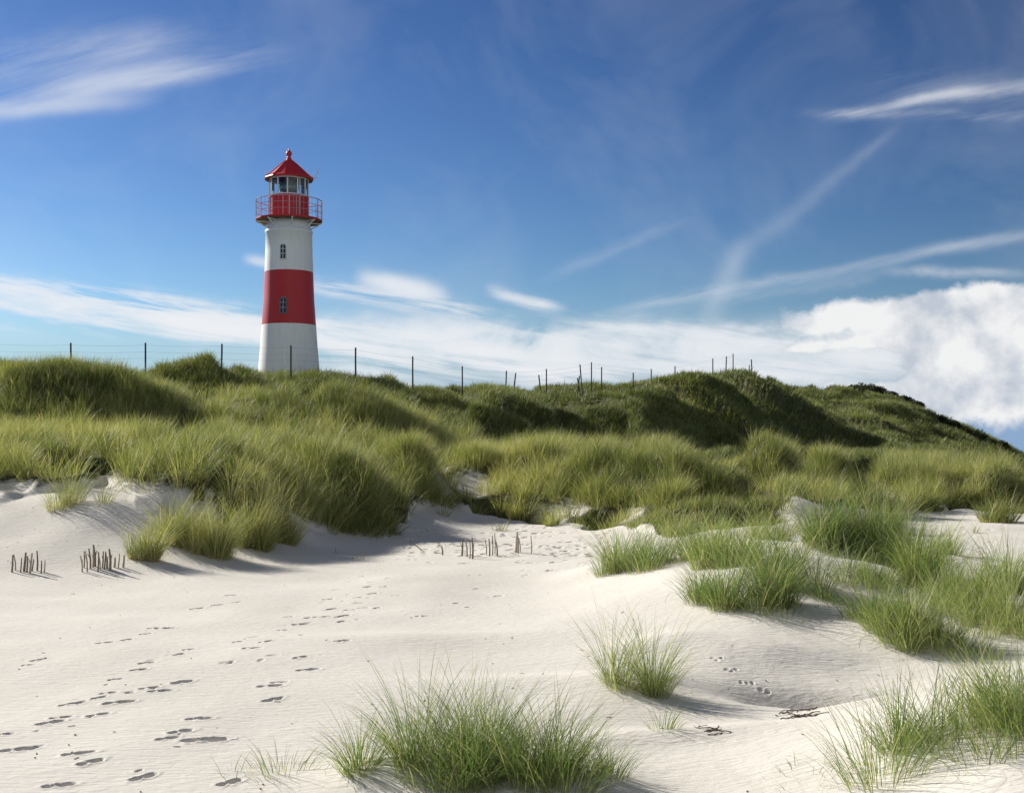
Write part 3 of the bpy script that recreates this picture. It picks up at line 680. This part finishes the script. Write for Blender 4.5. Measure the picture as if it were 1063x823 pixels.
fence('wire fence with widely spaced dark posts along the left ridge, passing the lighthouse',
 [(-90,352,44,0,0),(-8,355,45,0,0),(73.5,356,45,0,0),(151,356,45,0,0),(229.6,357,45,0,.02),(302,358.5,46,0,0),(369.1,361,47,0,0),(428.4,370,50,0,0),(479.9,380,55,0,0),(524.9,385,60,0,.03),(567.2,383,64,0,0),(605.1,378,66,0,-.08),(614,376,71,0,0),(676,383,76,0,0)], [.12, .50, .85])
for lab, ps in (('pair of short leaning posts left standing on the plateau right of the long fence', [(532,387,60,0,.12),(563.5,389,62,0,-.1)]),
                ('three low broken posts beside the tallest post of the plateau', [(598.7,390,66,0,.1),(602.8,392,67,0,-.15),(624.5,381,74,0,0)]),
                ('two posts, one bleached, at the dark brow of the high dune', [(657.3,387,64,0,0),(687,403,62,1,.05)]),
                ('small group of posts on the summit of the high dune', [(700.7,380,78,0,0),(740,372,80,0,0),(753,370,78,0,.03),(761,367,82,0,0),(777.9,379,76,1,0),(781.3,373,80,0,-.04)])):
    fence(lab, ps, [.15] if len(ps) > 3 else [], 'fence_remnant')
# last low post left of the end of the wire
# ------------------------------------------------------------------ brushwood sticks
def stick(u, v, hpx, label, group, pale, lean=(0, 0)):
    x, y = hit(u, v); z = float(height(x, y)); h = hpx*y/F
    bm = bmesh.new(); rr = random.random; r = .012+.012*rr()
    p = [Vector((0, 0, -.15)), Vector((lean[0]*.4*h+.01, lean[1]*.4*h, h*.45)), Vector((lean[0]*h-.01, lean[1]*h, h))]
    tube(bm, p[0], p[1], r*1.15, r, 7); tube(bm, p[1], p[2], r, r*.75, 7)
    if rr() < .35: q_ = p[1]+Vector((random.uniform(-.06, .06), random.uniform(-.05, .05), h*.3)); tube(bm, p[1], q_, r*.6, r*.3, 5)
    o = meshobj('brushwood_stick', bm, M_STICKP if pale else M_STICK, None, loc=(float(x), float(y), z))
    tag(o, label, 'stick', group)
g1 = 'brushwood sticks in the leftmost cluster'; g2 = 'brushwood sticks in the cluster beside the left mound'; g3 = 'brushwood sticks standing in the scuffed sand'
for u in (12, 16, 20, 24.5, 27, 29.5, 33, 38, 41, 45): stick(u+random.uniform(-1, 1), 595+random.uniform(-3, 1), random.uniform(12, 22), 'short weathered stick upright in the leftmost cluster on the sand', g1, random.random() < .35, (random.uniform(-.1, .35), random.uniform(-.1, .1)))
for u in (85, 86.5, 91, 94, 96.5, 99, 101, 104, 106, 108, 110.5, 112.5, 114): stick(u+random.uniform(-.6, .6), 593+random.uniform(-5, 1), random.uniform(16, 25), 'weathered stick upright in the dense cluster below the left sand mound', g2, random.random() < .45, (random.uniform(-.1, .15), random.uniform(-.1, .1)))
for u in (118, 122, 127): stick(u, 589, random.uniform(10, 16), 'thin pale stick just right of the dense cluster below the left mound', 'thin sticks right of the dense cluster', True, (random.uniform(-.3, .3), 0))
for u, v, h_ in ((479,577,18),(485,578,20),(487.5,580,19),(490.5,580,22),(505,576,16),(508,577,18),(511,576,20),(513.5,575,22),(516,577,15),(535,574,18),(537.5,574,22),(540,573,15),(551.5,575,19)):
    stick(u, v, h_, 'weathered stick upright in the broken row on the scuffed sand at centre', g3, random.random() < .4, (random.uniform(-.12, .12), random.uniform(-.1, .1)))
stick(459, 576, 9, 'shortest dark stump alone, left of the broken stick row', None, False)
x, y = hit(438, 572); bm = bmesh.new(); tube(bm, (0, 0, .02), (-.32, .15, .26), .014, .008, 7); tube(bm, (-.16, .07, .14), (-.30, 0, .2), .007, .004, 5)
tag(meshobj('twig', bm, M_STICK, None, loc=(float(x), float(y), float(height(x, y)))), 'slanting dark twig on the sand left of the broken stick row', 'twig')
# ------------------------------------------------------------------ wrack on the shadowed sand
def wrack(u, v, n_, sx, sy, label, name='dried_seaweed'):
    x, y = hit(u, v); z0 = float(height(x, y)); bm = bmesh.new(); rr = random.Random(int(u))
    for k in range(n_):
        px, py = rr.gauss(0, sx), rr.gauss(0, sy); a = rr.uniform(-.5, .5)+(pi if rr.random() < .5 else 0); pts = []
        for j in range(5):
            zz = float(height(x+px, y+py))-z0+.022*rr.random()-.004; pts.append((px, py, zz)); a += rr.uniform(-.6, .6); st = rr.uniform(.02, .05); px += st*math.cos(a); py += st*math.sin(a)*.7
        polytube(bm, pts, rr.uniform(.003, .007), 5)
    tag(meshobj(name, bm, M_WRACK, None, loc=(float(x), float(y), z0)), label, 'seaweed')
wrack(828, 742, 26, .10, .22, 'dark tangle of dried seaweed on the shadowed sand below the right slope')
wrack(737, 757, 7, .04, .07, 'small dark scrap of dried seaweed beside the small thin tuft')

# dead straw and crumbs of shell blown over the sand
V = []; Q = []; N = 2600
lu = RS.uniform(-60, 1120, N); lv = RS.uniform(540, 830, N); prob = .05+.6*np.exp(-((lv-565)/28)**2)
rnd = RS.uniform(0, 1, N)
for a_, b_, c_, pr_ in zip(lu, lv, rnd, prob):
    if c_ > pr_: continue
    Y0_ = 2.6*F/(b_-H+10*1.0); x = (a_-CU)/F*Y0_; y = Y0_; z = float(height(x, y)); an = random.uniform(0, pi); ln = random.uniform(.01, .07) if random.random() < .7 else .012; w_ = .0035 if ln > .02 else .006
    d_ = Vector((math.cos(an), math.sin(an), 0)); n_ = Vector((-d_.y, d_.x, 0))
    p = [Vector((x, y, 0))+d_*ln*e*.5+n_*w_*f for e, f in ((-1, -1), (1, -1), (1, 1), (-1, 1))]
    base = len(V)
    for k_, q_ in enumerate(p): V.append((q_.x, q_.y, float(height(q_.x, q_.y))+.003)); 
    for k_, q_ in enumerate(p): V.append((q_.x, q_.y, V[base+k_][2]+w_*1.3))
    Q += [(base+4, base+5, base+6, base+7), (base, base+1, base+5, base+4), (base+1, base+2, base+6, base+5), (base+2, base+3, base+7, base+6), (base+3, base, base+4, base+7)]
me = np_mesh('beach_litter', np.array(V), np.array(Q), None, M_STICK, smooth=False)
tag(link(bpy.data.objects.new('beach_litter', me)), 'scattered crumbs of dead straw and shell on the sand', 'litter', kind='stuff')

# ------------------------------------------------------------------ dark bushes on the far right skyline
M_BUSH = grass_material('bush_leaf', [(0, (.022, .032, .012)), (.5, (.04, .052, .018)), (1, (.07, .08, .03))], (.10, .08, .04), .05)
def bush(u, Y, w, h, label):
    Y = Y*KY; x = (u-CU)/F*Y; z = float(height(x, Y)); rr = RS; N = 1500
    d = rr.normal(0, 1, (N, 3)); d /= np.linalg.norm(d, axis=1)[:, None]; rad = rr.uniform(.55, 1, N)**.5
    lob = 1+.35*fbm(d[:, 0]*2.2+u, d[:, 1]*2.2+d[:, 2]*2, 2)
    c = np.stack([d[:, 0]*w*rad*lob, d[:, 1]*w*.8*rad*lob, np.abs(d[:, 2])*h*rad*lob+.1], -1)
    a = rr.normal(0, 1, (N, 3)); a /= np.linalg.norm(a, axis=1)[:, None]; b = np.cross(a, rr.normal(0, 1, (N, 3))); b /= np.linalg.norm(b, axis=1)[:, None]
    s = rr.uniform(.07, .16, N)[:, None]
    V = np.stack([c-a*s, c+b*s*.5, c+a*s, c-b*s*.5], 1).reshape(-1, 3); qd = np.arange(N*4).reshape(-1, 4)
    root = empty('shrub', (x, Y, z)); tag(root, label, 'shrub', 'dark shrubs on the far dune crest')
    me_ = np_mesh('foliage', V, qd, None, M_BUSH, {'tint': np.repeat(rr.uniform(0, .9, N), 4), 'along': np.full(N*4, .5)}, smooth=False)
    link(bpy.data.objects.new('foliage', me_), root)
    bm = bmesh.new()
    for k in range(6):
        an = rr.uniform(0, 6.28); tube(bm, (0, 0, -.2), (math.cos(an)*w*.6, math.sin(an)*w*.5, h*.75), .05, .015, 5)
    meshobj('stem', bm, M_STICK, root)
crest = np.array([(u, Y) for u, Y in ((806,100),(843,119),(868,119),(884,119),(893,119),(902,118),(912,118),(925,117),(938,115),(950,113),(962,112),(974,111),(988,110),(1000,109),(1013,108),(1027,106),(1041,103),(1055,100),(1068,98))])
names = ['nearest the summit posts', 'lone one at the start of the far crest', 'second along the far crest from the left', 'left of the rounded highest clump', 'rounded and highest on the far crest', 'touching the right of the highest one', 'third right of the highest one',
 'where the far crest begins to fall', 'just below where the crest begins to fall', 'upper quarter of the falling crest', 'small one high on the falling crest', 'pointed one high on the falling crest', 'middle of the falling crest', 'below the middle of the falling crest',
 'wide one on the lower falling crest', 'flat one on the lower falling crest', 'second last before the right edge', 'last whole one before the right edge', 'cut by the right edge at the foot of the far crest']
for (u, Y), nm in zip(crest, names):
    big = 1.35 if 'highest on' in nm or 'wide' in nm else 1
    bush(u, Y, random.uniform(1.0, 1.5)*big, random.uniform(.8, 1.15)*big, 'low dark shrub, '+nm)

# ------------------------------------------------------------------ camera
cd = bpy.data.cameras.new('camera'); cam = link(bpy.data.objects.new('camera', cd)); sc.camera = cam
cam.location = (0, 0, CAMZ); cam.rotation_euler = (pi/2, 0, 0); cd.sensor_width = 36; cd.lens = F/1063*36
cd.shift_y = (H-411.5)/1063; cd.clip_end = 20000; cd.clip_start = .05
sc.render.resolution_x = 1024; sc.render.resolution_y = 792

# ------------------------------------------------------------------ light and sky
EL = math.radians(28); AZx, AZy = -math.cos(math.radians(39)), math.sin(math.radians(39))
sd = Vector((AZx*math.cos(EL), AZy*math.cos(EL), math.sin(EL)))
sl = bpy.data.lights.new('sun', 'SUN'); sl.energy = 5.0; sl.angle = math.radians(.53); sl.color = (1, .965, .905)
so = link(bpy.data.objects.new('sun', sl)); so.rotation_euler = sd.to_track_quat('Z', 'Y').to_euler(); so.location = sd*60
w = bpy.data.worlds.new('World'); sc.world = w; w.use_nodes = True; nt = w.node_tree; nt.nodes.clear(); L = nt.links.new
out = nt.nodes.new('ShaderNodeOutputWorld'); bg = nt.nodes.new('ShaderNodeBackground'); L(bg.outputs[0], out.inputs[0]); bg.inputs[1].default_value = .12
sky = nt.nodes.new('ShaderNodeTexSky'); sky.sky_type = 'NISHITA'; sky.sun_disc = False; sky.sun_elevation = EL; sky.sun_rotation = math.atan2(AZx, AZy)
sky.air_density = 1.0; sky.dust_density = .15; sky.ozone_density = 3.0; sky.altitude = 0
tc = nt.nodes.new('ShaderNodeTexCoord'); sp = nt.nodes.new('ShaderNodeSeparateXYZ'); L(tc.outputs['Generated'], sp.inputs[0])
yy = mth(nt, 'MAXIMUM', sp.outputs[1], .08)
# gnomonic chart of the sky towards the dunes (1 unit = one photo pixel along the horizon)
U = mth(nt, 'MULTIPLY_ADD', mth(nt, 'DIVIDE', sp.outputs[0], yy), F, CU); V_ = mth(nt, 'SUBTRACT', H, mth(nt, 'MULTIPLY', mth(nt, 'DIVIDE', sp.outputs[2], yy), F))
cb = nt.nodes.new('ShaderNodeCombineXYZ'); L(U, cb.inputs[0]); L(V_, cb.inputs[1])
# warp so that every edge frays
wn = nt.nodes.new('ShaderNodeTexNoise'); wn.inputs['Scale'].default_value = .009; wn.inputs['Detail'].default_value = 5; wn.inputs['Roughness'].default_value = .6; L(cb.outputs[0], wn.inputs['Vector'])
ws = nt.nodes.new('ShaderNodeSeparateColor'); L(wn.outputs['Color'], ws.inputs[0])
def warped(a):
    return (mth(nt, 'MULTIPLY_ADD', mth(nt, 'SUBTRACT', ws.outputs[0], .5), a, U), mth(nt, 'MULTIPLY_ADD', mth(nt, 'SUBTRACT', ws.outputs[1], .5), a*.6, V_))
W1 = warped(70); W2 = warped(28)
def fibre(angle, sx, sy, seed, lo, hi):
    mp = nt.nodes.new('ShaderNodeMapping'); mp.vector_type = 'TEXTURE'; L(cb.outputs[0], mp.inputs['Vector'])
    mp.inputs['Rotation'].default_value = (0, 0, angle); mp.inputs['Scale'].default_value = (sx, sy, 1); mp.inputs['Location'].default_value = (seed, seed*2, seed)
    n_ = noise(nt, mp.outputs[0], 1, 7, .62, .35)
    return ramp(nt, n_, [(lo, (0, 0, 0)), (hi, (1, 1, 1))])
fibA = fibre(math.radians(-14), 260, 34, 13, .36, .68)
fibB = fibre(math.radians(9), 230, 26, 71, .40, .66)
fibC = fibre(math.radians(0), 120, 55, 5, .34, .62)
def band(u0, v0, u1, v1, wd, amp, W=W1, fib=None, soft=.25, wend=None):
    """a feathered streak from (u0, v0) to (u1, v1)"""
    dx, dy = u1-u0, v1-v0; Ln = math.hypot(dx, dy); cx, cy = dx/Ln, dy/Ln
    pu = mth(nt, 'SUBTRACT', W[0], u0); pv = mth(nt, 'SUBTRACT', W[1], v0)
    t = mth(nt, 'DIVIDE', mth(nt, 'ADD', mth(nt, 'MULTIPLY', pu, cx), mth(nt, 'MULTIPLY', pv, cy)), Ln)
    d = mth(nt, 'SUBTRACT', mth(nt, 'MULTIPLY', pv, cx), mth(nt, 'MULTIPLY', pu, cy))
    ww = mth(nt, 'MULTIPLY_ADD', mth(nt, 'MAXIMUM', mth(nt, 'MINIMUM', t, 1), 0), (wend or wd)-wd, wd)
    g = mth(nt, 'DIVIDE', d, ww); g = mth(nt, 'EXPONENT', mth(nt, 'MULTIPLY', mth(nt, 'MULTIPLY', g, g), -1))
    mr = nt.nodes.new('ShaderNodeMapRange'); mr.interpolation_type = 'SMOOTHSTEP'; L(t, mr.inputs[0]); mr.inputs[1].default_value = -soft; mr.inputs[2].default_value = soft
    mr2 = nt.nodes.new('ShaderNodeMapRange'); mr2.interpolation_type = 'SMOOTHSTEP'; L(t, mr2.inputs[0]); mr2.inputs[1].default_value = 1-soft; mr2.inputs[2].default_value = 1+soft; mr2.inputs[3].default_value = 1; mr2.inputs[4].default_value = 0
    r = mth(nt, 'MULTIPLY', mth(nt, 'MULTIPLY', g, mr.outputs[0]), mth(nt, 'MULTIPLY', mr2.outputs[0], amp))
    if fib is not None: r = mth(nt, 'MULTIPLY', r, fib)
    return r
bands = [
 band(-80,122,260,62,11,.28,W2,fibA), band(-60,72,210,45,24,.25,W1,fibA), band(60,92,200,72,12,.22,W2), band(-80,122,130,104,8,.30,W2),
 band(-120,278,300,335,9,1.7,W2,fibB), band(-120,300,330,356,12,1.6,W1,fibB), band(-100,330,270,345,10,.8,W2,fibB), band(160,322,560,378,12,1.7,W1,fibB),
 band(325,296,505,328,8,1.9,W2,fibB,.2), band(385,289,450,306,9,1.1,W2,None,.35), band(515,302,575,318,6,1.0,W2,fibB), band(255,268,290,276,5,.5,W2,None,.3),
 band(330,348,1100,365,17,1.3,W1,fibC), band(330,378,1000,386,16,1.3,W1,fibB), band(500,338,900,350,9,1.3,W2,fibB),
 band(585,282,715,228,6,.13,W2,fibA),
 band(926,138,765,268,5,.06,W2,None,.10,12), band(772,258,738,330,12,.13,W2,None,.3), band(640,322,1080,240,6,.26,W2,fibA,.12), band(720,316,900,285,9,.15,W1,fibA),
 band(870,121,1090,84,6,.5,W2,fibA,.15), band(935,108,1010,94,5,.3,W2,None,.3), band(860,119,1090,120,5,.28,W2,fibA), band(920,85,1090,105,20,.12,W1,fibA),
 band(930,282,1050,286,5,.3,W2,fibC),
]
tot = bands[0]
for b in bands[1:]: tot = mth(nt, 'ADD', tot, b)
veil = ramp(nt, noise(nt, cb.outputs[0], .005, 4, .6, .5), [(.45, (0, 0, 0)), (.85, (1, 1, 1))])
tot = mth(nt, 'ADD', tot, mth(nt, 'MULTIPLY', veil, .08))
thin = mth(nt, 'SUBTRACT', 1, mth(nt, 'EXPONENT', mth(nt, 'MULTIPLY', tot, -1.7)))
# heaped cloud at the right: soft masks cut by billowing noise
heap = [band(815,338,1200,306,22,1.0,W2,None,.1), band(790,366,960,352,8,.75,W2,None,.2), band(950,350,1250,345,42,1.15,W2,None,.14), band(800,395,960,404,9,.6,W2,None,.2), band(940,405,1200,410,38,1.1,W2,None,.2)]
hs = heap[0]
for b in heap[1:]: hs = mth(nt, 'ADD', hs, b)
hs = mth(nt, 'MINIMUM', hs, 1.25)
puff = noise(nt, cb.outputs[0], .024, 7, .58, .25)
hv = mth(nt, 'ADD', hs, mth(nt, 'MULTIPLY', mth(nt, 'SUBTRACT', puff, .5), 1.3))
mr = nt.nodes.new('ShaderNodeMapRange'); mr.interpolation_type = 'SMOOTHSTEP'; L(hv, mr.inputs[0]); mr.inputs[1].default_value = .36; mr.inputs[2].default_value = .82; mr.inputs[4].default_value = .97
cover = mth(nt, 'MAXIMUM', thin, mr.outputs[0])
# unseen broken cloud added behind the viewpoint as neutral fill for shaded faces
bk = nt.nodes.new('ShaderNodeMapRange'); bk.interpolation_type = 'SMOOTHSTEP'; L(sp.outputs[1], bk.inputs[0]); bk.inputs[1].default_value = .05; bk.inputs[2].default_value = -.25
bn = ramp(nt, noise(nt, tc.outputs['Generated'], 3.0, 4, .55), [(.50, (0, 0, 0)), (.62, (1, 1, 1))])
cover = mth(nt, 'MAXIMUM', cover, mth(nt, 'MULTIPLY', bk.outputs[0], bn))
puff2 = noise(nt, cb.outputs[0], .013, 6, .55, .05)
cc = ramp(nt, puff2, [(.36, (3.1, 3.4, 3.9)), (.54, (5.3, 5.3, 5.3))])
cc = mixc(nt, mr.outputs[0], (5.0, 5.1, 5.3), cc)
gm = nt.nodes.new('ShaderNodeGamma'); gm.inputs[1].default_value = 1.8; L(sky.outputs[0], gm.inputs[0])
skyc = mixc(nt, 1.0, gm.outputs[0], (.108, .100, .100), 'MULTIPLY')
hz = nt.nodes.new('ShaderNodeMapRange'); hz.interpolation_type = 'SMOOTHSTEP'; L(sp.outputs[2], hz.inputs[0]); hz.inputs[1].default_value = .0; hz.inputs[2].default_value = .13; hz.inputs[3].default_value = 1; hz.inputs[4].default_value = 0
skyc = mixc(nt, hz.outputs[0], skyc, (1.55, 2.35, 3.6))
fin = mixc(nt, cover, skyc, cc)
L(fin, bg.inputs[0])
w.cycles.sampling_method = 'MANUAL'; w.cycles.sample_map_resolution = 512
sc.view_settings.view_transform = 'Standard'; sc.view_settings.look = 'None'; sc.view_settings.exposure = .5; sc.view_settings.gamma = 1
sc.cycles.max_bounces = 6; sc.cycles.diffuse_bounces = 3; sc.cycles.transmission_bounces = 4; sc.cycles.transparent_max_bounces = 6; sc.cycles.glossy_bounces = 2
sc.cycles.use_denoising = True; sc.cycles.denoiser = 'OPENIMAGEDENOISE'; sc.cycles.denoising_input_passes = 'RGB_ALBEDO_NORMAL'
